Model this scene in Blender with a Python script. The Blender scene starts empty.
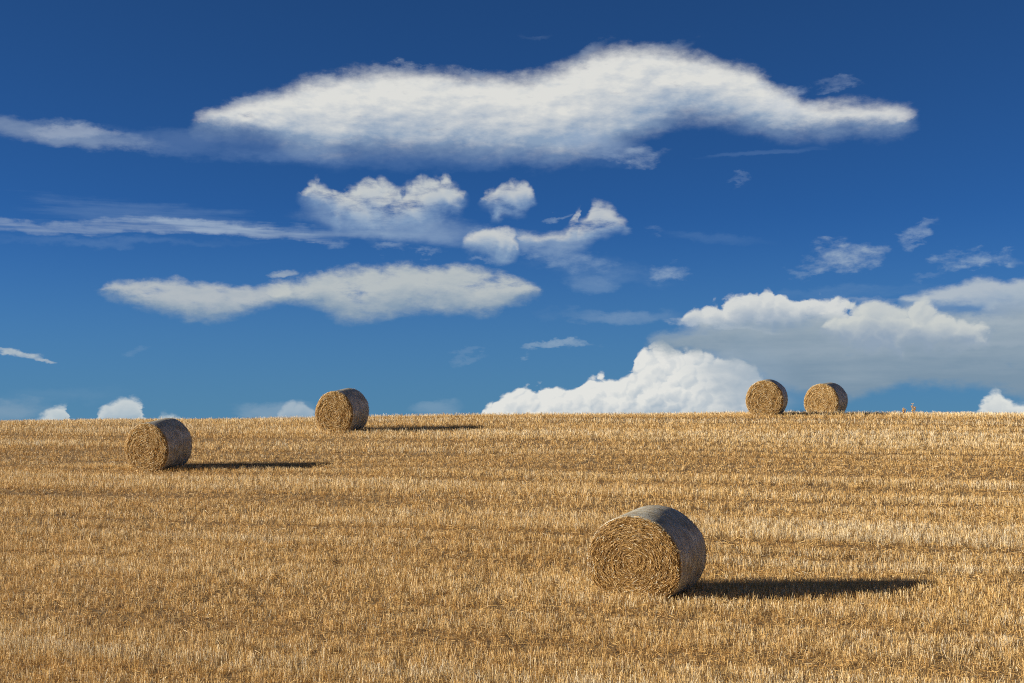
import bpy, math, random
import numpy as np
from mathutils import Vector, Matrix

rng = np.random.default_rng(11)
R = math.radians
scene = bpy.context.scene
COL = scene.collection

# ------------------------------------------------------------------ camera
F = 1422.0
ZC = 1.7
PITCH = math.atan((436 - 341.5) / F)
cam_d = bpy.data.cameras.new("camera")
cam_d.sensor_width = 36.0
cam_d.lens = 36.0 * F / 1024
cam_d.clip_start = 0.1
cam_d.clip_end = 20000
cam = bpy.data.objects.new("camera", cam_d)
COL.objects.link(cam)
cam.location = (0, 0, ZC)
cam.rotation_euler = (math.pi / 2 + PITCH, 0, 0)
scene.camera = cam
CP, SP = math.cos(PITCH), math.sin(PITCH)

# ------------------------------------------------------------------ terrain
H0, SL, TL = 5.40, 0.100, 0.022

def vnoise2(x, y, seed):
    x = np.asarray(x, float); y = np.asarray(y, float)
    xi = np.floor(x).astype(np.int64); yi = np.floor(y).astype(np.int64)
    fx = x - xi; fy = y - yi
    fx = fx * fx * (3 - 2 * fx); fy = fy * fy * (3 - 2 * fy)
    def h(a, b):
        n = (a * 374761393 + b * 668265263 + seed * 1274126177) & 0x7fffffff
        n = ((n ^ (n >> 13)) * 1274126177) & 0x7fffffff
        n = (n ^ (n >> 16)) & 0xffff
        return n / 65535.0
    return ((h(xi, yi) * (1 - fx) + h(xi + 1, yi) * fx) * (1 - fy)
            + (h(xi, yi + 1) * (1 - fx) + h(xi + 1, yi + 1) * fx) * fy)

def sstep(a, b, t):
    t = np.clip((t - a) / (b - a), 0, 1)
    return t * t * (3 - 2 * t)

def ground(x, y):
    x = np.asarray(x, float); y = np.asarray(y, float)
    xt = 70 * np.tanh(x / 70)
    zp = ZC - H0 + SL * y + TL * xt
    ratio = np.clip(x / np.maximum(y, 5), -0.6, 0.6)
    D = 60.5 - 9.7 * ratio - 10 * ratio ** 2
    u = np.maximum(y - D, 0)
    drop = np.where(u < 6, 0.012 * u * u, 0.432 + 0.144 * (u - 6))
    z = zp - drop
    z = np.maximum(z, ZC - 22 + 0 * z)
    zn = ZC - 1.7 - 0.08 * y
    s = sstep(2, 15, y)
    z = zn * (1 - s) + z * s
    z = z - 0.16 * np.exp(-((x - 5.5) / 4.0) ** 2 - ((y - 27.7) / 1.7) ** 2)
    z = z - 0.09 * np.exp(-((x + 6.5) / 3.2) ** 2 - ((y - 46.3) / 5.0) ** 2)
    z = z + 0.10 * (vnoise2(x / 6.0 + 40, y / 4.0 + 40, 3) - 0.5) * sstep(2, 8, y) * (1 - sstep(80, 140, y))
    return z

PHI = R(18)
def rowc(x, y):
    return y * math.cos(PHI) + x * math.sin(PHI)
def alongc(x, y):
    return x * math.cos(PHI) - y * math.sin(PHI)

def band(x, y):
    """drilling and combine bands across the field, 0..1"""
    r = rowc(x, y); a = alongc(x, y)
    r = r + 0.35 * (vnoise2(a / 12 + 10, r / 9 + 10, 5) - 0.5)
    b = (0.42 * vnoise2(r / 0.9 + 100, a / 34 + 50, 21) + 0.36 * vnoise2(r / 0.38 + 100, a / 20 + 50, 22)
         + 0.22 * vnoise2(r / 3.1 + 100, a / 30 + 50, 23))
    b = 0.53 + (b - 0.5) * (1.0 + 1.0 * sstep(22, 42, y))
    rw = r + 0.22 * (vnoise2(a / 8 + 30, r / 2 + 30, 71) - 0.5)
    wave = np.cos(2 * math.pi * rw / 1.35) * 0.6 + np.cos(2 * math.pi * rw / 0.74 + 1) * 0.5
    b = b + (0.12 + 0.14 * sstep(20, 40, y)) * wave * (0.5 + 0.9 * vnoise2(r / 2.5 + 30, a / 20 + 30, 72))
    b = np.clip(b + 0.25 * (vnoise2(x / 0.5 + 70, y / 0.5 + 70, 61) - 0.5), 0, 1)
    return b

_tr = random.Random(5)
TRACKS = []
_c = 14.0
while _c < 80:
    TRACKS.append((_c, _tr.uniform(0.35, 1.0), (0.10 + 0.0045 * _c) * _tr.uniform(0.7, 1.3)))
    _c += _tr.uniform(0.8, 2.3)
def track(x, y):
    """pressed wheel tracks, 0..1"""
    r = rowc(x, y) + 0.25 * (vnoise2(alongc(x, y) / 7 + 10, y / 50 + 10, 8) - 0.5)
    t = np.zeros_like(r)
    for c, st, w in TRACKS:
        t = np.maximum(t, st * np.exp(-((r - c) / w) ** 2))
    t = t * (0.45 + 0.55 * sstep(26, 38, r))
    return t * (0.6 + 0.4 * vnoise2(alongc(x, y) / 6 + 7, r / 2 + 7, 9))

# ------------------------------------------------------------------ helpers
def new_mesh(name, verts, faces_flat, nper, mat, parent=None, tone=None, smooth=False, extra=None):
    me = bpy.data.meshes.new(name)
    nv = len(verts); nf = len(faces_flat) // nper
    me.vertices.add(nv)
    me.vertices.foreach_set("co", np.asarray(verts, np.float32).ravel())
    me.loops.add(nf * nper)
    me.loops.foreach_set("vertex_index", np.asarray(faces_flat, np.int32))
    me.polygons.add(nf)
    me.polygons.foreach_set("loop_start", np.arange(0, nf * nper, nper, dtype=np.int32))
    me.polygons.foreach_set("loop_total", np.full(nf, nper, np.int32))
    if smooth:
        me.polygons.foreach_set("use_smooth", np.ones(nf, bool))
    me.update(calc_edges=True)
    if tone is not None:
        a = me.attributes.new("tone", 'FLOAT', 'POINT')
        a.data.foreach_set("value", np.asarray(tone, np.float32))
    me.materials.append(mat)
    ob = bpy.data.objects.new(name, me)
    COL.objects.link(ob)
    if parent is not None:
        ob.parent = parent
    return ob

class NT:
    def __init__(self, tree):
        self.t = tree; tree.nodes.clear()
    def node(self, typ, **kw):
        n = self.t.nodes.new(typ)
        for k, v in kw.items():
            setattr(n, k, v)
        return n
    def link(self, a, b):
        self.t.links.new(a, b)
    def setin(self, sock, v):
        if isinstance(v, bpy.types.NodeSocket):
            self.link(v, sock)
        else:
            sock.default_value = v
    def m(self, op, a, b=None, c=None, clamp=False):
        n = self.node('ShaderNodeMath', operation=op, use_clamp=clamp)
        self.setin(n.inputs[0], a)
        if b is not None: self.setin(n.inputs[1], b)
        if c is not None: self.setin(n.inputs[2], c)
        return n.outputs[0]
    def vm(self, op, a, b=None):
        n = self.node('ShaderNodeVectorMath', operation=op)
        self.setin(n.inputs[0], a)
        if b is not None:
            if op == 'SCALE': self.setin(n.inputs['Scale'], b)
            else: self.setin(n.inputs[1], b)
        return n.outputs[0]
    def xyz(self, x, y, z=0.0):
        n = self.node('ShaderNodeCombineXYZ')
        for i, v in enumerate((x, y, z)): self.setin(n.inputs[i], v)
        return n.outputs[0]
    def sep(self, v):
        n = self.node('ShaderNodeSeparateXYZ'); self.setin(n.inputs[0], v)
        return n.outputs
    def noise(self, vec, scale, detail=4.0, rough=0.5, dist=0.0, lac=2.0):
        n = self.node('ShaderNodeTexNoise')
        self.link(vec, n.inputs['Vector'])
        n.inputs['Scale'].default_value = scale
        n.inputs['Detail'].default_value = detail
        n.inputs['Roughness'].default_value = rough
        n.inputs['Distortion'].default_value = dist
        n.inputs['Lacunarity'].default_value = lac
        return n.outputs
    def ramp(self, fac, stops):
        n = self.node('ShaderNodeValToRGB')
        el = n.color_ramp.elements
        while len(el) > 1: el.remove(el[-1])
        el[0].position, el[0].color = stops[0][0], (*stops[0][1], 1)
        for p, c in stops[1:]:
            e = el.new(p); e.color = (*c, 1)
        self.setin(n.inputs[0], fac)
        return n.outputs[0]
    def mix(self, f, a, b, blend='MIX'):
        n = self.node('ShaderNodeMix', data_type='RGBA', blend_type=blend)
        self.setin(n.inputs[0], f)
        for s, v in ((n.inputs[6], a), (n.inputs[7], b)):
            if isinstance(v, tuple): s.default_value = (*v, 1)
            else: self.link(v, s)
        return n.outputs[2]
    def ss(self, v, a, b):
        n = self.node('ShaderNodeMapRange', interpolation_type='SMOOTHSTEP')
        self.setin(n.inputs[0], v)
        n.inputs[1].default_value = a; n.inputs[2].default_value = b
        n.inputs[3].default_value = 0; n.inputs[4].default_value = 1
        return n.outputs[0]

def material(name):
    m = bpy.data.materials.new(name); m.use_nodes = True
    return m, NT(m.node_tree)

def straw_material(name, stops, transl=0.22, rough=0.55, patch=0.0):
    m, N = material(name)
    at = N.node('ShaderNodeAttribute', attribute_name='tone')
    fac = at.outputs['Fac']
    col = N.ramp(fac, stops)
    if patch:
        g = N.node('ShaderNodeNewGeometry')
        n = N.noise(g.outputs['Position'], 0.12, 3, 0.6)[0]
        f = N.m('MULTIPLY', N.ss(n, 0.4, 0.65), patch)
        col = N.mix(f, col, (0.66, 0.46, 0.22), 'MULTIPLY')
    b = N.node('ShaderNodeBsdfPrincipled')
    N.link(col, b.inputs['Base Color'])
    b.inputs['Roughness'].default_value = rough
    b.inputs['Specular IOR Level'].default_value = 0.35
    t = N.node('ShaderNodeBsdfTranslucent'); N.link(col, t.inputs[0])
    mx = N.node('ShaderNodeMixShader'); mx.inputs[0].default_value = transl
    N.link(b.outputs[0], mx.inputs[1]); N.link(t.outputs[0], mx.inputs[2])
    o = N.node('ShaderNodeOutputMaterial'); N.link(mx.outputs[0], o.inputs[0])
    return m

STUB = [(0.0, (0.16, 0.09, 0.035)), (0.25, (0.48, 0.27, 0.085)), (0.55, (0.74, 0.48, 0.172)),
        (0.82, (0.82, 0.61, 0.29)), (1.0, (0.90, 0.82, 0.64))]
M_stub = straw_material("stubble_straw", STUB, 0.16)
BALE = [(0.0, (0.20, 0.11, 0.035)), (0.3, (0.50, 0.30, 0.10)), (0.62, (0.74, 0.50, 0.20)),
        (0.85, (0.82, 0.63, 0.32)), (1.0, (0.90, 0.84, 0.66))]
M_bale = straw_material("bale_straw", BALE, 0.2)

# soil with chaff
M_soil, N = material("soil_and_chaff")
g = N.node('ShaderNodeNewGeometry')
p = g.outputs['Position']
n1 = N.noise(p, 9.0, 6, 0.7)[0]
n2 = N.noise(p, 0.5, 3, 0.5)[0]
f = N.m('ADD', N.m('MULTIPLY', n1, 0.8), N.m('MULTIPLY', n2, 0.2))
c = N.ramp(f, [(0.30, (0.09, 0.055, 0.027)), (0.46, (0.20, 0.125, 0.055)), (0.60, (0.38, 0.25, 0.105)), (0.8, (0.5, 0.35, 0.16))])
b = N.node('ShaderNodeBsdfPrincipled'); N.link(c, b.inputs['Base Color']); b.inputs['Roughness'].default_value = 0.95
bp = N.node('ShaderNodeBump'); bp.inputs['Strength'].default_value = 0.8; bp.inputs['Distance'].default_value = 0.03
N.link(n1, bp.inputs['Height']); N.link(bp.outputs[0], b.inputs['Normal'])
o = N.node('ShaderNodeOutputMaterial'); N.link(b.outputs[0], o.inputs[0])

# net wrap round the bale (object coordinates, axis = local Y)
M_net, N = material("net_wrap")
tc = N.node('ShaderNodeTexCoord')
s = N.sep(tc.outputs['Object'])
ang = N.m('ARCTAN2', s[0], s[2])
v = N.xyz(N.m('MULTIPLY', s[1], 60.0), N.m('MULTIPLY', ang, 1.6), 0.0)
streak = N.noise(v, 1.0, 4, 0.6)[0]
v2 = N.xyz(N.m('MULTIPLY', s[1], 5.0), N.m('MULTIPLY', ang, 3.0), 3.0)
pat = N.noise(v2, 1.0, 4, 0.6)[0]
fine = N.noise(tc.outputs['Object'], 55.0, 3, 0.6)[0]
netc = N.mix(N.ss(streak, 0.38, 0.62), (0.25, 0.24, 0.19), (0.82, 0.82, 0.75))
strc = N.mix(N.ss(fine, 0.4, 0.62), (0.16, 0.12, 0.065), (0.42, 0.345, 0.21))
c = N.mix(N.ss(N.m('ADD', N.m('MULTIPLY', pat, 0.6), N.m('MULTIPLY', fine, 0.4)), 0.36, 0.66), netc, strc)
b = N.node('ShaderNodeBsdfPrincipled'); N.link(c, b.inputs['Base Color'])
b.inputs['Roughness'].default_value = 0.5; b.inputs['Specular IOR Level'].default_value = 0.4
bp = N.node('ShaderNodeBump'); bp.inputs['Strength'].default_value = 0.6; bp.inputs['Distance'].default_value = 0.012
N.link(N.m('ADD', streak, fine), bp.inputs['Height']); N.link(bp.outputs[0], b.inputs['Normal'])
o = N.node('ShaderNodeOutputMaterial'); N.link(b.outputs[0], o.inputs[0])

# ------------------------------------------------------------------ ground sheet
ys = np.concatenate([-np.geomspace(3000, 6, 24), np.arange(-4, 14, 1.0), np.arange(14, 90, 0.45), np.geomspace(90, 6000, 36)])
xs = np.concatenate([-np.geomspace(4000, 52, 24), np.arange(-50, 50.1, 0.6), np.geomspace(52, 4000, 24)])
X, Y = np.meshgrid(xs, ys)
Z = ground(X, Y)
V = np.stack([X.ravel(), Y.ravel(), Z.ravel()], 1)
nx, ny = len(xs), len(ys)
I = (np.arange(ny - 1)[:, None] * nx + np.arange(nx - 1)[None, :]).ravel()
Fq = np.stack([I, I + 1, I + nx + 1, I + nx], 1).ravel()
gnd = new_mesh("ground", V, Fq, 4, M_soil, smooth=True)
gnd["kind"] = "structure"

# ------------------------------------------------------------------ bales
BR, BL = 0.80, 1.35

def strips(center, t0, nrm, length, width, curve_axis_r=None, bend=0.0, tone=None, seg=2):
    """flat fibres: centre, unit direction, unit 'flat' normal, arrays. returns verts, quads, tone"""
    n = len(center)
    side = np.cross(nrm, t0); side /= np.linalg.norm(side, axis=1)[:, None] + 1e-9
    vs = []
    for k in range(seg + 1):
        s = (k / seg - 0.5)
        pc = center + t0 * (length * s)[:, None]
        if curve_axis_r is not None:
            pc = pc + curve_axis_r * ((length * s) ** 2 * bend)[:, None]
        for sg in (-1, 1):
            vs.append(pc + side * (width * 0.5 * sg)[:, None])
    vs = np.stack(vs, 1)                      # n, 2(seg+1), 3
    m = 2 * (seg + 1)
    base = (np.arange(n) * m)[:, None]
    q = []
    for k in range(seg):
        a = 2 * k
        q.append(np.concatenate([base + a, base + a + 1, base + a + 3, base + a + 2], 1))
    q = np.stack(q, 1).reshape(-1)
    tn = np.repeat(tone, m) if tone is not None else None
    return vs.reshape(-1, 3), q, tn

def rad_wobble(th, y):
    return 1 + 0.014 * np.sin(2 * th + 1) + 0.008 * np.sin(5 * th + 3 * y) + 0.006 * np.sin(9 * th - 4 * y)

def lathe(prof, nseg):
    th = np.linspace(0, 2 * math.pi, nseg, endpoint=False)
    V = []
    for r, y in prof:
        w = rad_wobble(th, y)
        V.append(np.stack([r * w * np.sin(th), np.full(nseg, y), r * w * np.cos(th)], 1))
    V = np.concatenate(V)
    q = []
    for i in range(len(prof) - 1):
        a = i * nseg + np.arange(nseg); b_ = i * nseg + (np.arange(nseg) + 1) % nseg
        q.append(np.stack([a, b_, b_ + nseg, a + nseg], 1))
    return V, np.concatenate(q).ravel()

def end_fibres(sign, n, seed, shift=0.0):
    g = np.random.default_rng(seed)
    r = BR * np.sqrt(g.uniform(0.0004, 0.975, n))
    th = g.uniform(0, 2 * math.pi, n)
    w = rad_wobble(th, sign * BL / 2)
    rad = np.stack([np.sin(th), np.zeros(n), np.cos(th)], 1)
    tan = np.stack([np.cos(th), np.zeros(n), -np.sin(th)], 1)
    dev = g.normal(0, 0.34, n)
    wild = g.random(n) < 0.16
    dev[wild] = g.uniform(-1.5, 1.5, wild.sum())
    d = tan * np.cos(dev)[:, None] + rad * np.sin(dev)[:, None]
    length = g.uniform(0.04, 0.13, n) * np.clip(r / 0.25, 0.35, 1)
    tilt = g.normal(0, 0.22, n)
    spiral = ((r + 0.03 * np.sin(th * 2 + 1) + 0.015 * np.sin(5 * th)) / 0.047 + th / (2 * math.pi)) % 1.0
    lay = 0.5 + 0.5 * np.cos(spiral * 2 * math.pi)
    lay = 0.36 * lay + 0.64 * vnoise2(r / 0.024 + th * 0.159 + 9, th * 5 * np.maximum(r, 0.1) / 0.4 + 9, seed + 3)
    lump = vnoise2(r * 9 + 20, th * 2.5 * r / 0.3 + 20, seed)
    off = 0.004 + 0.045 * lay * g.random(n) ** 0.7 + 0.018 * lump
    dome = 0.03 * (1 - (r / BR) ** 2) - 0.05 * np.clip((r / BR - 0.88) / 0.12, 0, 1) ** 2
    yy = sign * (BL / 2 + dome + off)
    c = rad * (r * w)[:, None]; c[:, 1] = yy
    nr = np.zeros((n, 3)); nr[:, 1] = sign
    d = d * np.cos(tilt)[:, None] + nr * np.sin(tilt)[:, None]
    roll = g.normal(0, 0.8, n)
    inpl = np.cross(d, nr)
    fl = nr * np.cos(roll)[:, None] + inpl * np.sin(roll)[:, None]
    width = g.uniform(0.0035, 0.0075, n)
    tone = np.clip(g.normal(0.50, 0.24, n) + 0.22 * (lay - 0.5) + 0.25 * (lump - 0.5) + shift, 0, 1)
    tone[g.random(n) < 0.05] = 0.98
    return strips(c, d, fl, length, width, -rad, 1 / np.maximum(2 * r, 0.12) * 0.9, tone, 3)

def loose_fibres(seed):
    g = np.random.default_rng(seed)
    # round the two rims
    n = 420
    sg = np.where(g.random(n) < 0.5, -1.0, 1.0)
    th = g.uniform(0, 2 * math.pi, n)
    w = rad_wobble(th, 0)
    rad = np.stack([np.sin(th), np.zeros(n), np.cos(th)], 1)
    tan = np.stack([np.cos(th), np.zeros(n), -np.sin(th)], 1)
    ax = np.zeros((n, 3)); ax[:, 1] = sg
    rr = (BR - g.uniform(-0.006, 0.03, n)) * w
    c = rad * rr[:, None]; c[:, 1] = sg * (BL / 2 - g.uniform(-0.01, 0.05, n))
    d = tan * g.normal(0, 1, n)[:, None] * 1.3 + rad * g.uniform(-0.05, 0.45, n)[:, None] + ax * g.uniform(-0.1, 0.7, n)[:, None]
    d /= np.linalg.norm(d, axis=1)[:, None]
    fl = np.cross(d, g.normal(0, 1, (n, 3))); fl /= np.linalg.norm(fl, axis=1)[:, None]
    A = strips(c, d, fl, g.uniform(0.03, 0.11, n), g.uniform(0.004, 0.008, n), rad, -1.5 * np.ones(n), np.clip(g.normal(0.6, 0.25, n), 0, 1), 2)
    # sparse fuzz pushed through the net
    n = 1300
    th = g.uniform(0, 2 * math.pi, n); y = g.uniform(-BL / 2 + .03, BL / 2 - .03, n)
    w = rad_wobble(th, y)
    rad = np.stack([np.sin(th), np.zeros(n), np.cos(th)], 1)
    tan = np.stack([np.cos(th), np.zeros(n), -np.sin(th)], 1)
    ax = np.zeros((n, 3)); ax[:, 1] = 1
    c = rad * ((BR + 0.013) * w)[:, None]; c[:, 1] = y
    d = tan * g.choice([-1, 1], n)[:, None] + ax * g.normal(0, 0.5, n)[:, None] + rad * g.normal(0.08, 0.18, n)[:, None]
    d /= np.linalg.norm(d, axis=1)[:, None]
    fl = rad - d * (rad * d).sum(1)[:, None]; fl /= np.linalg.norm(fl, axis=1)[:, None]
    B = strips(c, d, fl, g.uniform(0.02, 0.08, n), g.uniform(0.004, 0.007, n), -rad, 0.6 * np.ones(n), np.clip(g.normal(0.6, 0.25, n), 0, 1), 2)
    return np.concatenate([A[0], B[0]]), np.concatenate([A[1], B[1] + len(A[0])]), np.concatenate([A[2], B[2]])

def sag(V):
    V = np.array(V); z = V[:, 2]
    V[:, 0] *= 1 + 0.035 * np.clip(-z / BR, 0, 1) - 0.012 * np.clip(z / BR, 0, 1)
    lim = -0.84 * BR
    V[:, 2] = np.where(z < lim, lim + (z - lim) * 0.35, z)
    V[:, 2] += 0.012 * np.sin(V[:, 1] * 3.1 + 0.5) * np.clip(z / BR, 0, 1)
    return V
def make_bale(shift, seed):
    root = bpy.data.objects.new("straw_bale", None); COL.objects.link(root)
    prof = [(0.001, -BL / 2 - 0.03)]
    for f in np.linspace(0.05, 0.93, 12):
        prof.append((BR * f, -BL / 2 - 0.03 * (1 - f * f)))
    prof += [(BR * 0.975, -BL / 2 + 0.014), (BR * 0.995, -BL / 2 + 0.05)]
    full = prof + [(BR * 0.995, y) for y in np.linspace(-BL / 2 + 0.2, BL / 2 - 0.2, 6)] + [(r, -y) for r, y in reversed(prof)]
    Vc, Q = lathe(full, 96)
    tone = 0.0 + 0.15 * vnoise2(Vc[:, 0] * 25 + 50, Vc[:, 2] * 25 + 50, 4)
    core = new_mesh("straw_core", sag(Vc), Q, 4, M_bale, root, tone, smooth=True)
    nw = [(BR * 0.985, -BL / 2 + 0.012), (BR + 0.004, -BL / 2 + 0.03), (BR + 0.008, -BL / 2 + 0.07)]
    full = nw + [(BR + 0.009, y) for y in np.linspace(-BL / 2 + 0.15, BL / 2 - 0.15, 10)] + [(r, -y) for r, y in reversed(nw)]
    Vn, Q = lathe(full, 96)
    new_mesh("net_wrap", sag(Vn), Q, 4, M_net, root, None, smooth=True)
    for sgn, sd in ((-1, seed), (1, seed + 1)):
        Vf, Q, tn = end_fibres(sgn, 13500, sd, shift)
        new_mesh("coiled_end", sag(Vf), Q, 4, M_bale, root, tn)
    Vf, Q, tn = loose_fibres(9)
    new_mesh("loose_straw", sag(Vf), Q, 4, M_bale, root, tn)
    return root

# px of contact, distance, angle to view ray, scale (x, y, z), spin, label
BALES = [
    (637, 25.75, 26.5, (1.165, 0.81, 0.965), 0,
     "largest and nearest round straw bale, alone in the lower right of the stubble field"),
    (157.5, 46.3, 32, (1.01, 1.09, 0.98), 0,
     "round straw bale standing whole against the field below the skyline, far left of the picture"),
    (340.5, 57.2, 24, (1.03, 1.22, 1.06), 5,
     "round straw bale with its top above the skyline and a long shadow to its right"),
    (764, 60.3, 8.5, (1.0, 1.02, 0.95), -6,
     "left bale of the skyline pair, its coiled end turned squarely to the viewer"),
    (822, 64.2, 17, (1.0, 1.07, 0.95), 9,
     "right bale of the skyline pair, more of its grey netted side showing"),
]
proto = make_bale(-0.29, 5)
proto2 = make_bale(0.08, 15)
bale_pos = []
for i, (px, d, ang, sc, spin, label) in enumerate(BALES):
    if i == 0:
        root = proto
    elif i == 1:
        root = proto2
    else:
        root = proto2.copy(); COL.objects.link(root)
        for ch in list(proto2.children):
            c = ch.copy(); COL.objects.link(c); c.parent = root
            c.rotation_euler = (0, R(spin), 0)
    xr = (px - 512) / F
    theta = R(ang) + math.atan(xr)
    x, y = xr * d, d
    x += 0.5 * BL * math.sin(theta) * 0.55
    z = float(ground(x, y))
    # local frame: axis follows the slope
    ax = Vector((math.sin(theta), math.cos(theta), 0))
    e = 0.3
    ax.z = (float(ground(x + ax.x * e, y + ax.y * e)) - float(ground(x - ax.x * e, y - ax.y * e))) / (2 * e)
    if i >= 3: ax.z = SL * 0.5
    if i == 0: ax.z = 0.12
    ax.normalize()
    rt = ax.cross(Vector((0, 0, 1))).normalized()
    up = rt.cross(ax)
    rot = Matrix((rt, ax, up)).transposed()
    root.rotation_mode = 'QUATERNION'
    root.rotation_quaternion = rot.to_quaternion()
    root.scale = (sc[0], sc[1], sc[2] * 1.055)
    root.location = Vector((x, y, z - (0.06 if i == 0 else 0.02))) + up * (BR * 0.896 * sc[2] * 1.055)
    root["label"] = label; root["category"] = "straw bale"; root["group"] = "round straw bales on the stubble field"
    bale_pos.append((x, y, theta, sc))

# ------------------------------------------------------------------ stubble
def scatter(y0, y1, dens, marg, rowsp):
    """points in drill rows inside the seen wedge plus a margin"""
    out = []
    hw = 0.36 * y1 + marg
    r0 = y0 * math.cos(PHI) - hw * math.sin(PHI); r1 = y1 * math.cos(PHI) + hw * math.sin(PHI)
    rows = np.arange(r0, r1, rowsp)
    amax = hw / math.cos(PHI) + y1 * math.sin(PHI) + 2
    n = int(len(rows) * 2 * amax * dens * rowsp)
    r = rows[rng.integers(0, len(rows), n)] + rng.normal(0, rowsp * 0.22, n)
    a = rng.uniform(-amax, amax, n)
    x = a * math.cos(PHI) + r * math.sin(PHI)
    y = -a * math.sin(PHI) + r * math.cos(PHI)
    k = (y >= y0) & (y < y1) & (np.abs(x) < 0.36 * y + marg)
    return x[k], y[k]

def blades(x, y, wscale):
    n = len(x)
    b = band(x, y); tr = track(x, y)
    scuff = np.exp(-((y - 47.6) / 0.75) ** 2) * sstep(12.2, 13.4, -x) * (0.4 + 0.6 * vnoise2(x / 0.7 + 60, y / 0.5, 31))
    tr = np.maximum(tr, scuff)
    keep = rng.random(n) < (1 - 0.62 * tr) * (0.68 + 0.42 * sstep(0.2, 0.6, b))
    for (bx, by, th, sc) in bale_pos:
        dx, dy = x - bx, y - by
        along = dx * math.sin(th) + dy * math.cos(th); acr = dx * math.cos(th) - dy * math.sin(th)
        keep &= ~((np.abs(along) < BL / 2 * sc[1] + 0.01) & (np.abs(acr) < 0.36))
        # crushed where the bale rolled to rest
        near = (np.abs(along) < BL / 2 * sc[1] + 0.02) & (np.abs(acr) < 0.5)
        keep &= ~(near & (rng.random(n) < 0.75))
    x, y, b, tr = x[keep], y[keep], b[keep], tr[keep]
    n = len(x)
    # each plant: a little tuft of stalks
    T = rng.integers(4, 8, n)
    idx = np.repeat(np.arange(n), T)
    m = len(idx)
    rr = rng.normal(0, 0.028, (m, 2))
    bx = x[idx] + rr[:, 0]; by = y[idx] + rr[:, 1]
    bz = ground(bx, by) - 0.01
    tuft_h = rng.uniform(0.75, 1.15, n)[idx]
    h = (0.078 + 0.150 * b[idx]) * tuft_h * rng.uniform(0.6, 1.12, m) * (1 - 0.6 * tr[idx])
    tl = rng.normal(0, 0.10, (n, 2))[idx]
    lean = rng.normal(0, 0.16, (m, 2)) + rr * 5 + tl
    kind = rng.random(m)
    leaf = kind < 0.20
    lean[leaf] += rng.normal(0, 0.75, (leaf.sum(), 2))
    h[leaf] *= 0.8
    yaw = rng.uniform(0, math.pi, m)
    w = rng.uniform(0.0035, 0.0065, m) * wscale
    w[leaf] *= 1.5
    wx, wy = np.cos(yaw) * w, np.sin(yaw) * w
    P0 = np.stack([bx, by, bz], 1)
    up = np.stack([lean[:, 0], lean[:, 1], np.ones(m)], 1)
    up /= np.linalg.norm(up, axis=1)[:, None]
    P1 = P0 + up * h[:, None]
    S = np.stack([wx, wy, np.zeros(m)], 1) * 0.5
    S2 = S * np.where(leaf, 0.35, 0.95)[:, None]
    V = np.stack([P0 - S, P0 + S, P1 + S2, P1 - S2], 1).reshape(-1, 3)
    lowf = vnoise2(x / 7 + 90, y / 3 + 90, 41)[idx]
    side = sstep(-6, 8, x + (y - 20) * 0.0)[idx]
    tone = rng.normal(0.58, 0.16, m) + 0.58 * (b[idx] - 0.45) + 0.16 * (lowf - 0.5) + rng.normal(0, 0.06, n)[idx] + 0.05 * side - 0.30 * tr[idx] - 0.10 * sstep(0, 1, (np.exp(-((y - 51.5) / 2.5) ** 2) * sstep(8, 13, -x)))[idx]  # crushed stems duller; track darkening also paints in shade between stubble rows
    pale = rng.random(m) < 0.07
    tone[pale] = rng.uniform(0.85, 1.0, pale.sum())
    dark = rng.random(m) < 0.07
    tone[dark] = rng.uniform(0.0, 0.2, dark.sum())
    return V, np.repeat(np.clip(tone, 0, 1), 4)

def litter(x, y, wscale):
    n = len(x)
    yaw = rng.uniform(0, 2 * math.pi, n)
    L = rng.uniform(0.05, 0.20, n)
    z = ground(x, y) + rng.uniform(0.005, 0.075, n)
    tilt = rng.normal(0, 0.3, n)
    d = np.stack([np.cos(yaw) * np.cos(tilt), np.sin(yaw) * np.cos(tilt), np.sin(tilt)], 1)
    w = rng.uniform(0.004, 0.008, n) * wscale
    fl = np.cross(d, rng.normal(0, 1, (n, 3))); fl /= np.linalg.norm(fl, axis=1)[:, None]
    P = np.stack([x, y, z], 1)
    S = fl * (w * 0.5)[:, None]
    V = np.stack([P - d * (L / 2)[:, None] - S, P - d * (L / 2)[:, None] + S, P + d * (L / 2)[:, None] + S, P + d * (L / 2)[:, None] - S], 1).reshape(-1, 3)
    tone = np.clip(rng.normal(0.48, 0.2, n), 0, 1)
    return V, np.repeat(tone, 4)

parts = []
for (y0, y1, dens, marg, rs, ws) in ((2, 14, 10, 4, 0.16, 1.6), (14, 24, 195, 2.5, 0.15, 0.82), (24, 34, 155, 2.5, 0.15, 0.95),
                                     (34, 48, 112, 3, 0.16, 1.15), (48, 76, 72, 3, 0.18, 1.45)):
    x, y = scatter(y0, y1, dens, marg, rs)
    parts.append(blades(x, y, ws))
    x, y = scatter(y0, y1, dens * (1.1 if y1 < 35 else 0.6), marg, rs)
    parts.append(litter(x, y, min(ws, 1.3)))
for (bx, by, th, sc) in bale_pos:          # straw shed round each bale
    q = 420
    a_ = rng.uniform(0, 2 * math.pi, q); d_ = rng.uniform(0.35, 1.5, q)
    parts.append(litter(bx + d_ * np.cos(a_), by + d_ * np.sin(a_), 1.5))
Vb = np.concatenate([p_[0] for p_ in parts]); Tb = np.concatenate([p_[1] for p_ in parts])
print("stubble blades", len(Vb) // 4)
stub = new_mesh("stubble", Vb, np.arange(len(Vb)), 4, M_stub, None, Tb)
stub["kind"] = "stuff"; stub["label"] = "short golden cut straw stubble covering the field"; stub["category"] = "stubble"

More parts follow.
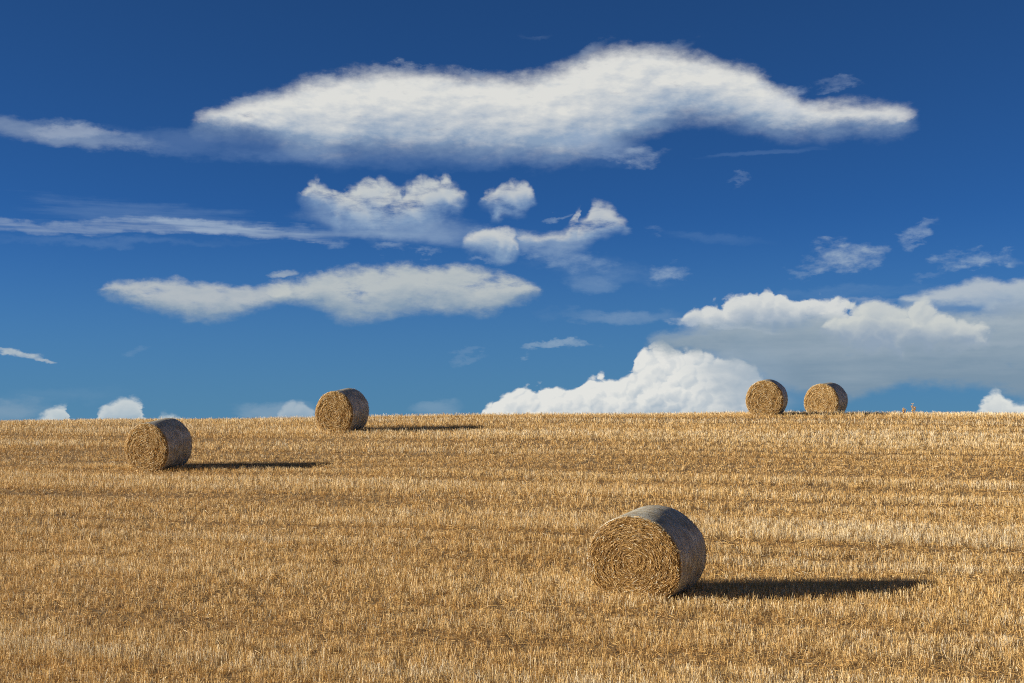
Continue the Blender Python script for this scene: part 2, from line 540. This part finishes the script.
# ------------------------------------------------------------------ weeds on the skyline
def make_weed(name, px, d, h, nst, label, seed):
    g = np.random.default_rng(seed)
    x = (px - 512) / F * d; y = d; z = float(ground(x, y))
    root = bpy.data.objects.new(name, None); COL.objects.link(root)
    root.location = (x, y, z)
    A = lambda q: np.array(q, float)
    for k in range(nst):
        yaw = g.uniform(0, 6.28); lean = g.uniform(0.02, 0.35) * (0 if k == 0 else 1)
        dr = np.array([math.cos(yaw) * lean, math.sin(yaw) * lean, 1.0]); dr /= np.linalg.norm(dr)
        L = h * (1 if k == 0 else g.uniform(0.55, 0.9))
        # round stem, six sided, tapering
        sv = []; sq = []
        e1 = np.cross(dr, [1, 0, 0]); e1 /= np.linalg.norm(e1); e2 = np.cross(dr, e1)
        for j, (t_, r_) in enumerate(((0, 0.009), (0.5, 0.007), (1, 0.004))):
            for q in range(6):
                a_ = q * math.pi / 3
                sv.append(dr * L * t_ + (e1 * math.cos(a_) + e2 * math.sin(a_)) * r_)
                if j < 2: sq += [j * 6 + q, j * 6 + (q + 1) % 6, j * 6 + 6 + (q + 1) % 6, j * 6 + 6 + q]
        st = new_mesh("stem", A(sv), np.array(sq), 4, M_stub, root, np.full(18, 0.45))
        HC, HD, HF, HL = [], [], [], []
        for j in range(22):
            s_ = g.uniform(0.45, 1.0); yj = g.uniform(0, 6.28)
            dd = np.array([math.cos(yj), math.sin(yj), g.uniform(0.3, 1.4)]); dd /= np.linalg.norm(dd)
            l_ = g.uniform(0.03, 0.08)
            HC.append(dr * L * s_ + dd * l_ / 2); HD.append(dd); HL.append(l_)
            f = np.cross(dd, g.normal(0, 1, 3)); HF.append(f / np.linalg.norm(f))
        v, q, t = strips(A(HC), A(HD), A(HF), A(HL), np.full(22, 0.018), tone=g.uniform(0.3, 0.8, 22), seg=2)
        new_mesh("seed_head", v, q, 4, M_stub, st, t)  # flat spikelets making up the weed's seed head
    root["label"] = label; root["category"] = "weed"; root["group"] = "dry weeds on the crest"
make_weed("dry_weed", 912.5, 59.0, 0.52, 5, "taller dry weed standing up on the skyline right of the bale pair", 1)
make_weed("dry_weed", 903, 59.3, 0.34, 4, "low dry weed on the skyline just left of the taller weed", 2)

# ------------------------------------------------------------------ sun
SUN_EL, SUN_OFF = R(15.4), R(-3)          # from the left, slightly beyond the bales
S = Vector((-math.cos(SUN_EL) * math.cos(SUN_OFF), math.cos(SUN_EL) * math.sin(SUN_OFF), math.sin(SUN_EL)))
sd = bpy.data.lights.new("sun", 'SUN'); sd.energy = 4.9; sd.angle = R(0.5); sd.color = (1.0, 0.89, 0.71)
so = bpy.data.objects.new("sun", sd); COL.objects.link(so)
so.rotation_euler = (-S).to_track_quat('-Z', 'Y').to_euler()
so.location = (-30, 5, 30)

# ------------------------------------------------------------------ sky
world = bpy.data.worlds.new("World"); scene.world = world; world.use_nodes = True
N = NT(world.node_tree)
WS = 0.0595
sky = N.node('ShaderNodeTexSky', sky_type='NISHITA')
sky.sun_disc = False
sky.sun_elevation = SUN_EL
sky.sun_rotation = math.atan2(S.x, S.y)
sky.altitude = 6000; sky.air_density = 0.8; sky.dust_density = 0.3; sky.ozone_density = 9.0
skyc = N.mix(1.0, sky.outputs[0], (1.09, 1.13, 0.96), 'MULTIPLY')
tc = N.node('ShaderNodeTexCoord')
dx, dy, dz = N.sep(tc.outputs['Generated'])[:3]
az = N.m('ARCTAN2', dx, dy)
hyp = N.m('SQRT', N.m('ADD', N.m('MULTIPLY', dx, dx), N.m('MULTIPLY', dy, dy)))
el = N.m('ARCTAN2', dz, hyp)
# angular coordinates, one unit = 1/F radian; zero height = the true horizon
U = N.m('MULTIPLY', az, F); Vv = N.m('MULTIPLY', el, F)

def ang(px, py):
    a = (px - 512) / F; b_ = (341.5 - py) / F
    vx, vy, vz = a, CP - b_ * SP, SP + b_ * CP
    return math.atan2(vx, vy) * F, math.atan2(vz, math.hypot(vx, vy)) * F

UV = N.xyz(U, Vv, 0.0)
def warp(sx, sy, amp, detail, rough, seed):
    c_ = N.noise(N.xyz(N.m('MULTIPLY', U, 1 / sx), N.m('MULTIPLY', Vv, 1 / sy), seed), 1.0, detail, rough)[1]
    return N.vm('SCALE', N.vm('SUBTRACT', c_, (0.5, 0.5, 0.5)), amp)
wA = warp(80, 34, 60.0, 7, 0.6, 1.0)         # stratus
wB = warp(16, 10, 16.0, 5, 0.62, 5.0)
w_soft = N.vm('ADD', UV, N.vm('ADD', wA, wB))
w_gent = N.vm('ADD', UV, N.vm('SCALE', N.vm('ADD', wA, wB), 0.5))
# billows for cumulus
def puffs(vec, sc_):
    n = N.node('ShaderNodeTexVoronoi', feature='SMOOTH_F1', voronoi_dimensions='2D')
    N.link(vec, n.inputs['Vector']); n.inputs['Scale'].default_value = sc_
    n.inputs['Smoothness'].default_value = 0.25
    d = n.outputs['Distance']
    return N.m('SUBTRACT', 1.0, N.m('MULTIPLY', N.m('MULTIPLY', d, d), 1.7))
def billow(vec):
    return N.m('ADD', N.m('ADD', puffs(vec, 1 / 30.0), N.m('MULTIPLY', puffs(vec, 1 / 13.0), 0.5)), N.m('MULTIPLY', puffs(vec, 1 / 6.0), 0.12))
cvec = N.vm('ADD', UV, warp(45, 40, 40.0, 5, 0.6, 9.0))
bil = billow(cvec)
bil2 = billow(N.vm('ADD', cvec, (-3.5, 3.5, 0.0)))
relief_c = N.m('SUBTRACT', bil2, bil)          # >0: away from the sun
Bs = N.m('MULTIPLY', N.m('SUBTRACT', bil, 1.15), 11.0)
w_cum = N.vm('ADD', N.vm('ADD', UV, N.vm('SCALE', wB, 0.5)), N.xyz(0.0, N.m('MULTIPLY', Bs, -1.0), 0.0))
# fbm for opacity and soft relief
def fbm(du, dv, sx, sy, seed, det=7, rough=0.58):
    return N.noise(N.xyz(N.m('MULTIPLY', N.m('ADD', U, du), 1 / sx), N.m('MULTIPLY', N.m('ADD', Vv, dv), 1 / sy), seed), 1.0, det, rough)[0]
f1 = fbm(0, 0, 60, 26, 3.0)
f1b = fbm(-7, 5, 60, 26, 3.0)
relief_s = N.m('SUBTRACT', f1, f1b)
f2 = fbm(0, 0, 22, 11, 7.0)
fs = fbm(0, 0, 120, 9, 11.0)                   # streaky cirrus
f3 = fbm(0, 0, 46, 18, 15.0, 8, 0.64)
f4 = fbm(0, 0, 150, 30, 19.0, 8, 0.6)
w_lens = N.vm('ADD', N.vm('ADD', UV, N.vm('SCALE', wA, 0.42)), N.vm('SCALE', wB, 0.85))
shade_l = N.m('ADD', N.m('MULTIPLY', relief_s, 1.6), N.m('MULTIPLY', N.m('SUBTRACT', f3, 0.5), 0.55))
shade_d = N.m('ADD', N.m('MULTIPLY', N.m('SUBTRACT', f4, 0.5), 2.2), N.m('MULTIPLY', N.m('SUBTRACT', fs, 0.5), 0.8))

col = skyc
def over(alpha, color):
    global col
    col = N.mix(alpha, col, color)

def curve_node(pts, lo, hi, x0, x1):
    n = N.node('ShaderNodeFloatCurve')
    cv = n.mapping.curves[0]
    P = sorted(((p_[0] - x0) / (x1 - x0), (p_[1] - lo) / (hi - lo)) for p_ in pts)
    P = [(min(max(a, 0), 1), min(max(b_, 0), 1)) for a, b_ in P]
    cv.points[0].location = P[0]; cv.points[1].location = P[-1]
    for q in P[1:-1]: cv.points.new(*q)
    n.mapping.update()
    return n

def shape(top, bot, wv, st, sb, grow=0.0):
    """alpha field and relative height of a cloud from its upper and lower outline"""
    T = [ang(*q) for q in top]; Bt = [ang(*q) for q in bot]
    x0 = min(q[0] for q in T + Bt) - 12; x1 = max(q[0] for q in T + Bt) + 12
    lo = min(q[1] for q in T + Bt) - 30; hi = max(q[1] for q in T + Bt) + 30
    ml = (T[0][1] + Bt[0][1]) / 2; mr = (T[-1][1] + Bt[-1][1]) / 2
    T = [(x0, ml - 28)] + T + [(x1, mr - 28)]
    Bt = [(x0, ml + 28)] + Bt + [(x1, mr + 28)]
    u, v_ = N.sep(wv)[:2]
    un = N.m('MULTIPLY', N.m('SUBTRACT', u, x0), 1 / (x1 - x0), clamp=True)
    ct = curve_node(T, lo, hi, x0, x1); cb = curve_node(Bt, lo, hi, x0, x1)
    N.link(un, ct.inputs['Value']); N.link(un, cb.inputs['Value'])
    tt = N.m('MULTIPLY_ADD', ct.outputs[0], hi - lo, lo + grow)
    bb = N.m('MULTIPLY_ADD', cb.outputs[0], hi - lo, lo - grow)
    da = N.m('MULTIPLY', N.m('SUBTRACT', tt, v_), 1 / st)
    db = N.m('MULTIPLY', N.m('SUBTRACT', v_, bb), 1 / sb)
    a = N.m('MULTIPLY', N.ss(da, -0.5, 0.5), N.ss(db, -0.5, 0.5))
    rel = N.m('DIVIDE', N.m('SUBTRACT', v_, bb), N.m('MAXIMUM', N.m('SUBTRACT', tt, bb), 4.0), clamp=True)
    return a, rel

K = 1 / WS / 2 ** 0.75
def cc(r, g_, b_):     # display colour (0-255) to scene value
    f_ = lambda v_: ((v_ / 255 + 0.055) / 1.055) ** 2.4 * K
    return (f_(r), f_(g_), f_(b_))

def cloud(top, bot, wv, st, sb, cb_, ct_, op=1.0, relief=None, ramt=1.0, tex=None, lohi=(0.0, 0.7), cm=None):
    a, rel = shape(top, bot, wv, st, sb)
    f_ = N.ss(rel, *lohi)
    if relief is not None:
        f_ = N.m('SUBTRACT', f_, N.m('MULTIPLY', relief, ramt), clamp=True)
    c_ = N.mix(f_, cc(*cb_), cc(*ct_))
    if tex is not None:
        a = N.m('MULTIPLY', a, N.ss(tex[0], tex[1], tex[2]))
    if op != 1.0: a = N.m('MULTIPLY', a, op)
    over(a, c_)

def wisp(px, py, rx, ry, rot, op, color, wv, edge=1.0, tex=None, namp=1.2):
    cu, cvv = ang(px, py)
    v_ = N.vm('SUBTRACT', wv, (cu, cvv, 0.0))
    x_, y_ = N.sep(v_)[:2]
    c_, s_ = math.cos(R(rot)), math.sin(R(rot))
    a_ = N.m('MULTIPLY', N.m('MULTIPLY_ADD', x_, c_, N.m('MULTIPLY', y_, s_)), 1 / rx)
    b_ = N.m('MULTIPLY', N.m('MULTIPLY_ADD', x_, -s_, N.m('MULTIPLY', y_, c_)), 1 / ry)
    q = N.m('SUBTRACT', 1.0, N.m('ADD', N.m('MULTIPLY', a_, a_), N.m('MULTIPLY', b_, b_)))
    t_ = tex if tex is not None else f2
    q = N.m('ADD', q, N.m('MULTIPLY', N.m('SUBTRACT', t_, 0.5), namp * 2))
    al = N.m('MULTIPLY', N.ss(q, 0.0, edge), op)
    over(al, cc(*color))

GREY = (160, 174, 188)
over(N.m('MULTIPLY', N.m('SUBTRACT', 1.0, N.ss(Vv, 0.0, 230.0)), 0.78), cc(82, 127, 156))
# unseen broken cloud, added to turn the sky's blue fill light neutral
rest = N.m('MAXIMUM', N.ss(N.m('ABSOLUTE', U), 700.0, 1000.0), N.ss(Vv, 620.0, 900.0))
dirn = N.xyz(dx, dy, N.m('MULTIPLY', dz, 2.2))
fr = N.noise(dirn, 2.6, 6, 0.6)[0]
over(N.m('MULTIPLY', N.m('MULTIPLY', N.ss(fr, 0.42, 0.60), rest), 0.9), N.mix(N.ss(fr, 0.45, 0.72), cc(100, 100, 98), cc(76, 80, 86)))
# thin veils first
wisp(60, 134, 100, 15, -3, 0.42, (165, 180, 196), w_gent, 1.0, f1)
wisp(190, 143, 170, 15, -2, 0.20, (140, 165, 200), w_gent, 1.2, f1)
wisp(70, 132, 50, 8, 0, 0.28, (190, 198, 208), w_gent, 1.0, f2)
wisp(440, 160, 230, 14, 0, 0.16, (130, 160, 200), w_gent, 1.2, f1)
wisp(110, 226, 190, 8, 2, 0.42, (178, 192, 206), w_gent, 1.3, fs, 1.6)
wisp(240, 230, 120, 7, -4, 0.42, (178, 192, 206), w_gent, 1.3, fs, 1.6)
wisp(150, 216, 130, 16, -3, 0.16, (150, 176, 205), w_gent, 1.3, fs, 1.8)
wisp(400, 225, 120, 20, -6, 0.55, (160, 182, 205), w_gent, 1.6, f1, 1.0)
wisp(330, 232, 110, 9, 0, 0.4, (165, 185, 205), w_gent, 1.6, fs, 1.2)
wisp(540, 248, 80, 16, -14, 0.36, (165, 186, 206), w_gent, 1.3, f2, 1.4)
wisp(590, 280, 34, 12, -5, 0.25, (150, 175, 200), w_gent, 1.2)
wisp(760, 155, 80, 4, 3, 0.14, (130, 160, 200), w_gent, 1.2, fs, 1.6)
wisp(120, 240, 170, 6, 1, 0.22, (150, 176, 205), w_lens, 2.0, f4, 1.4)
wisp(860, 292, 120, 9, 2, 0.28, (150, 176, 200), w_lens, 2.0, f4, 1.3)
wisp(720, 240, 60, 7, -6, 0.16, (140, 170, 202), w_lens, 2.0, f4, 1.3)
wisp(600, 268, 90, 16, -10, 0.30, (150, 176, 202), w_lens, 2.2, f3, 1.2)
wisp(60, 395, 90, 10, 0, 0.25, (140, 168, 190), w_lens, 2.2, f4, 1.2)
# lenticular cloud
cloud([(196, 121), (215, 112), (258, 97), (300, 87), (350, 79), (400, 73), (450, 76), (500, 81), (530, 79), (560, 71),
       (600, 57), (640, 50), (680, 53), (720, 62), (748, 69), (765, 80), (790, 94), (820, 106), (860, 106), (895, 108), (912, 115)],
      [(196, 124), (230, 130), (260, 134), (290, 145), (325, 151), (360, 146), (400, 148), (450, 149), (500, 153), (550, 157),
       (590, 150), (620, 140), (655, 124), (690, 114), (720, 117), (750, 124), (790, 132), (820, 132), (850, 127), (895, 127), (912, 119)],
      w_lens, 22, 32, (142, 164, 190), (226, 226, 221), 0.95, shade_l, 1.15, (f3, 0.08, 0.42), (-0.1, 0.85))
wisp(600, 145, 60, 14, -8, 0.45, (150, 172, 200), w_gent, 1.3, f1)
for q in ((330, 80, 30, 6, 8), (405, 68, 36, 6, 3), (470, 72, 20, 5, -3), (590, 50, 30, 7, 25), (665, 44, 34, 7, 5), (250, 96, 34, 5, 18)):
    wisp(*q, 0.42, (186, 197, 209), w_lens, 2.2, f3, 1.6)
wisp(790, 100, 44, 20, -28, 0.5, (165, 182, 206), w_soft, 2.2, f2, 2.0)
wisp(636, 157, 30, 11, -8, 0.62, (172, 188, 206), w_soft, 2.2, f2, 1.6)
wisp(838, 85, 26, 6, -8, 0.42, (165, 182, 206), w_soft, 2.2, f2, 1.6)
wisp(738, 184, 12, 4, -8, 0.35, (150, 172, 200), w_soft, 2.2)
wisp(540, 34, 18, 5, -5, 0.16, (150, 172, 200), w_soft, 2.2)
# middle cumulus fragments
cloud([(303, 192), (315, 184), (330, 188), (352, 191), (366, 180), (380, 181), (400, 186), (430, 179), (452, 182), (463, 192)],
      [(303, 199), (318, 205), (345, 222), (380, 230), (410, 226), (435, 216), (450, 206), (463, 199)],
      w_cum, 11, 30, (140, 166, 196), (204, 208, 206), 0.9, relief_c, 0.35, (f3, 0.26, 0.58), (0.0, 0.8))
cloud([(482, 198), (495, 188), (510, 183), (525, 186), (533, 194)], [(482, 204), (500, 208), (520, 209), (533, 200)],
      w_cum, 10, 22, (140, 166, 196), (202, 206, 206), 0.88, relief_c, 0.35, (f3, 0.2, 0.52), (0.0, 0.8))
wisp(500, 212, 22, 9, 0, 0.4, (160, 182, 205), w_soft, 2.2)
cloud([(465, 240), (476, 229), (492, 226), (506, 230), (516, 240)], [(465, 246), (485, 252), (505, 254), (516, 248)],
      w_cum, 11, 22, (145, 170, 196), (206, 209, 207), 0.88, relief_c, 0.35, (f3, 0.2, 0.52), (0.0, 0.8))
cloud([(520, 234), (545, 232), (565, 231), (578, 222), (576, 208), (592, 204), (606, 208), (620, 220), (626, 226)],
      [(520, 241), (545, 243), (568, 246), (585, 243), (600, 236), (612, 232), (620, 229), (626, 229)],
      w_gent, 13, 18, (150, 173, 198), (202, 206, 206), 0.85, shade_l, 0.8, (f3, 0.24, 0.55), (0.0, 0.7))
wisp(556, 211, 14, 5, 10, 0.4, (165, 185, 205), w_soft, 1.4)
for q in ((340, 243, 16, 8), (396, 253, 14, 7), (424, 256, 15, 5), (478, 262, 18, 4)):
    wisp(*q, 0, 0.5, (165, 184, 204), w_soft, 2.2, f2, 1.3)
wisp(668, 271, 26, 14, -10, 0.8, (168, 186, 204), w_soft, 2.2, f2, 1.5)
wisp(652, 232, 14, 5, -10, 0.3, (150, 172, 200), w_soft, 2.2)
# lower stratus bars
cloud([(102, 289), (130, 284), (160, 282), (190, 285), (230, 284), (258, 286), (285, 281)],
      [(102, 293), (125, 299), (165, 311), (200, 317), (235, 314), (262, 306), (285, 300)],
      w_lens, 11, 15, (140, 160, 178), (186, 192, 194), 0.88, shade_l, 1.0, (f3, 0.16, 0.5), (0.0, 0.6))
cloud([(275, 287), (300, 280), (330, 273), (380, 268), (430, 269), (480, 272), (515, 279), (538, 289)],
      [(275, 297), (310, 304), (345, 317), (380, 316), (415, 307), (455, 311), (495, 314), (515, 302), (538, 293)],
      w_lens, 12, 16, (140, 160, 178), (190, 196, 195), 0.9, shade_l, 1.0, (f3, 0.16, 0.5), (0.0, 0.7))
wisp(284, 272, 18, 4, 0, 0.6, (178, 188, 194), w_gent, 1.2)
wisp(20, 354, 24, 4.5, -6, 0.85, (185, 195, 200), w_gent, 1.0)
wisp(45, 360, 14, 2.5, -8, 0.7, (180, 190, 198), w_gent, 1.0)
wisp(128, 352, 16, 5, 0, 0.14, (150, 172, 196), w_soft, 1.2)
# right hand wisps
wisp(842, 257, 44, 17, 6, 0.95, (172, 188, 202), w_soft, 2.2, f2, 1.6)
wisp(806, 271, 24, 5, 0, 0.45, (165, 184, 202), w_soft, 2.2)
wisp(918, 232, 26, 8, 24, 0.75, (165, 184, 204), w_soft, 2.2, f2, 1.6)
wisp(978, 259, 50, 11, -3, 0.85, (165, 184, 202), w_soft, 2.2, f2, 1.7)
wisp(930, 276, 26, 5, 14, 0.35, (160, 180, 202), w_soft, 2.2)
wisp(556, 350, 46, 5, 2, 0.5, (165, 184, 200), w_soft, 1.4, f2, 1.5)
wisp(470, 352, 20, 4, 2, 0.2, (150, 172, 196), w_soft, 1.4)
# the low bank on the right: towering cumulus, then the grey deck before it
wisp(625, 316, 90, 11, 1, 0.6, (145, 168, 192), w_soft, 2.2, f1, 1.2)
cloud([(684, 318), (700, 306), (730, 298), (752, 292), (768, 287), (782, 294), (800, 297), (825, 296), (850, 303), (868, 312)],
      [(684, 326), (700, 331), (730, 334), (765, 332), (800, 330), (835, 326), (868, 320)],
      w_cum, 6, 22, (140, 161, 184), (216, 218, 215), 0.95, relief_c, 0.5, (f3, 0.1, 0.42), (0.0, 0.85))
cloud([(905, 298), (930, 291), (960, 284), (990, 280), (1004, 283), (1030, 283)],
      [(905, 303), (940, 304), (980, 304), (1004, 300), (1030, 304)],
      w_gent, 9, 14, (150, 170, 190), (190, 198, 202), 0.8, relief_s, 1.0, (f1, 0.1, 0.45), (0.0, 0.7))
cloud([(985, 303), (1005, 292), (1030, 286), (1080, 284), (1200, 290)], [(985, 310), (1030, 318), (1080, 320), (1200, 320)],
      w_lens, 12, 20, (140, 160, 182), (170, 184, 196), 0.85, shade_d, 0.5, (f3, 0.16, 0.5), (0.0, 1.0))
cloud([(484, 407), (500, 397), (520, 388), (545, 381), (568, 386), (590, 375), (612, 380), (628, 376), (638, 356), (652, 347),
       (690, 349), (720, 355), (750, 358), (768, 380), (774, 410)],
      [(484, 440), (540, 440), (640, 440), (720, 440), (760, 440), (774, 440)],
      w_cum, 6, 8, (172, 186, 198), (230, 230, 225), 0.96, relief_c, 1.1, None, (0.0, 0.8))
cloud([(650, 342), (690, 332), (720, 327), (770, 324), (830, 318), (880, 312), (930, 311), (970, 313), (1030, 308), (1200, 306)],
      [(650, 346), (690, 351), (735, 362), (770, 380), (810, 392), (850, 396), (880, 388), (930, 384), (985, 384), (1030, 396), (1200, 400)],
      w_lens, 18, 16, (127, 149, 167), (160, 174, 184), 0.92, shade_d, 0.7, (f3, 0.0, 0.42), (0.0, 1.2))
wisp(756, 384, 56, 56, -10, 0.95, (146, 166, 184), w_gent, 1.6, f1, 0.8)
wisp(718, 378, 46, 38, -30, 0.6, (176, 188, 198), w_gent, 1.8, f1, 0.8)
wisp(700, 323, 40, 6, -4, 0.6, (196, 204, 210), w_gent, 1.2, f2, 1.2)
cloud([(824, 322), (840, 309), (868, 303), (895, 307), (925, 303), (952, 308), (972, 316), (988, 326)],
      [(824, 330), (850, 342), (890, 346), (930, 345), (965, 342), (988, 333)],
      w_cum, 8, 26, (146, 164, 184), (204, 208, 205), 0.92, relief_c, 0.5, (f3, 0.06, 0.4), (0.0, 0.95))
wisp(1000, 322, 60, 10, 0, 0.45, (186, 195, 201), w_lens, 2.0, f3, 1.4)
wisp(990, 345, 70, 7, 3, 0.4, (178, 188, 198), w_lens, 2.0, f4, 1.5)
wisp(820, 352, 90, 6, -2, 0.3, (172, 184, 196), w_lens, 2.0, f4, 1.5)
wisp(720, 327, 60, 4, -4, 0.45, (196, 204, 210), w_lens, 2.0, f3, 1.5)
wisp(880, 300, 40, 4, 0, 0.4, (190, 198, 206), w_lens, 2.0, f3, 1.5)
# far puffs on the skyline
def puff(top, cb_, ct_, op=0.95):
    cloud(top, [(top[0][0], 440), (top[-1][0], 440)], w_cum2, 9, 6, cb_, ct_, op, relief_c, 0.35, None, (0.5, 1.0))
w_cum2 = N.vm('ADD', N.vm('ADD', UV, N.vm('SCALE', wB, 0.9)), N.xyz(0.0, N.m('MULTIPLY', Bs, -0.55), 0.0))
wisp(10, 408, 44, 12, 0, 0.5, (150, 170, 186), w_gent, 1.2, f1, 1.0)
wisp(275, 410, 48, 9, 0, 0.55, (150, 172, 190), w_gent, 1.2, f1, 1.0)
wisp(435, 408, 30, 8, 0, 0.4, (146, 170, 190), w_gent, 1.2, f1, 1.0)
puff([(28, 420), (40, 415), (50, 411), (60, 407), (66, 409), (68, 418)], (168, 186, 196), (208, 214, 214), 0.9)
puff([(96, 420), (103, 408), (113, 402), (128, 400), (139, 403), (144, 416)], (160, 180, 194), (208, 214, 214), 0.9)
puff([(158, 420), (166, 415), (172, 414), (177, 420)], (180, 192, 200), (200, 210, 212), 0.7)
puff([(276, 418), (284, 407), (293, 402), (302, 402), (310, 410), (316, 418)], (140, 166, 188), (184, 196, 204), 0.65)
puff([(974, 416), (984, 400), (990, 392), (997, 391), (1003, 397), (1010, 404), (1030, 405), (1080, 400), (1120, 410)], (180, 190, 198), (226, 228, 223))
world.cycles.sampling_method = 'NONE'
bg = N.node('ShaderNodeBackground'); bg.inputs['Strength'].default_value = WS
N.link(col, bg.inputs['Color'])
wo = N.node('ShaderNodeOutputWorld'); N.link(bg.outputs[0], wo.inputs[0])

# ------------------------------------------------------------------ view
vs = scene.view_settings
vs.view_transform = 'Standard'; vs.look = 'None'; vs.exposure = 0.75; vs.gamma = 1.0; vs.use_curve_mapping = False
scene.cycles.max_bounces = 4; scene.cycles.diffuse_bounces = 3; scene.cycles.glossy_bounces = 1; scene.cycles.transmission_bounces = 2
scene.cycles.use_denoising = False
scene.cycles.filter_width = 1.05
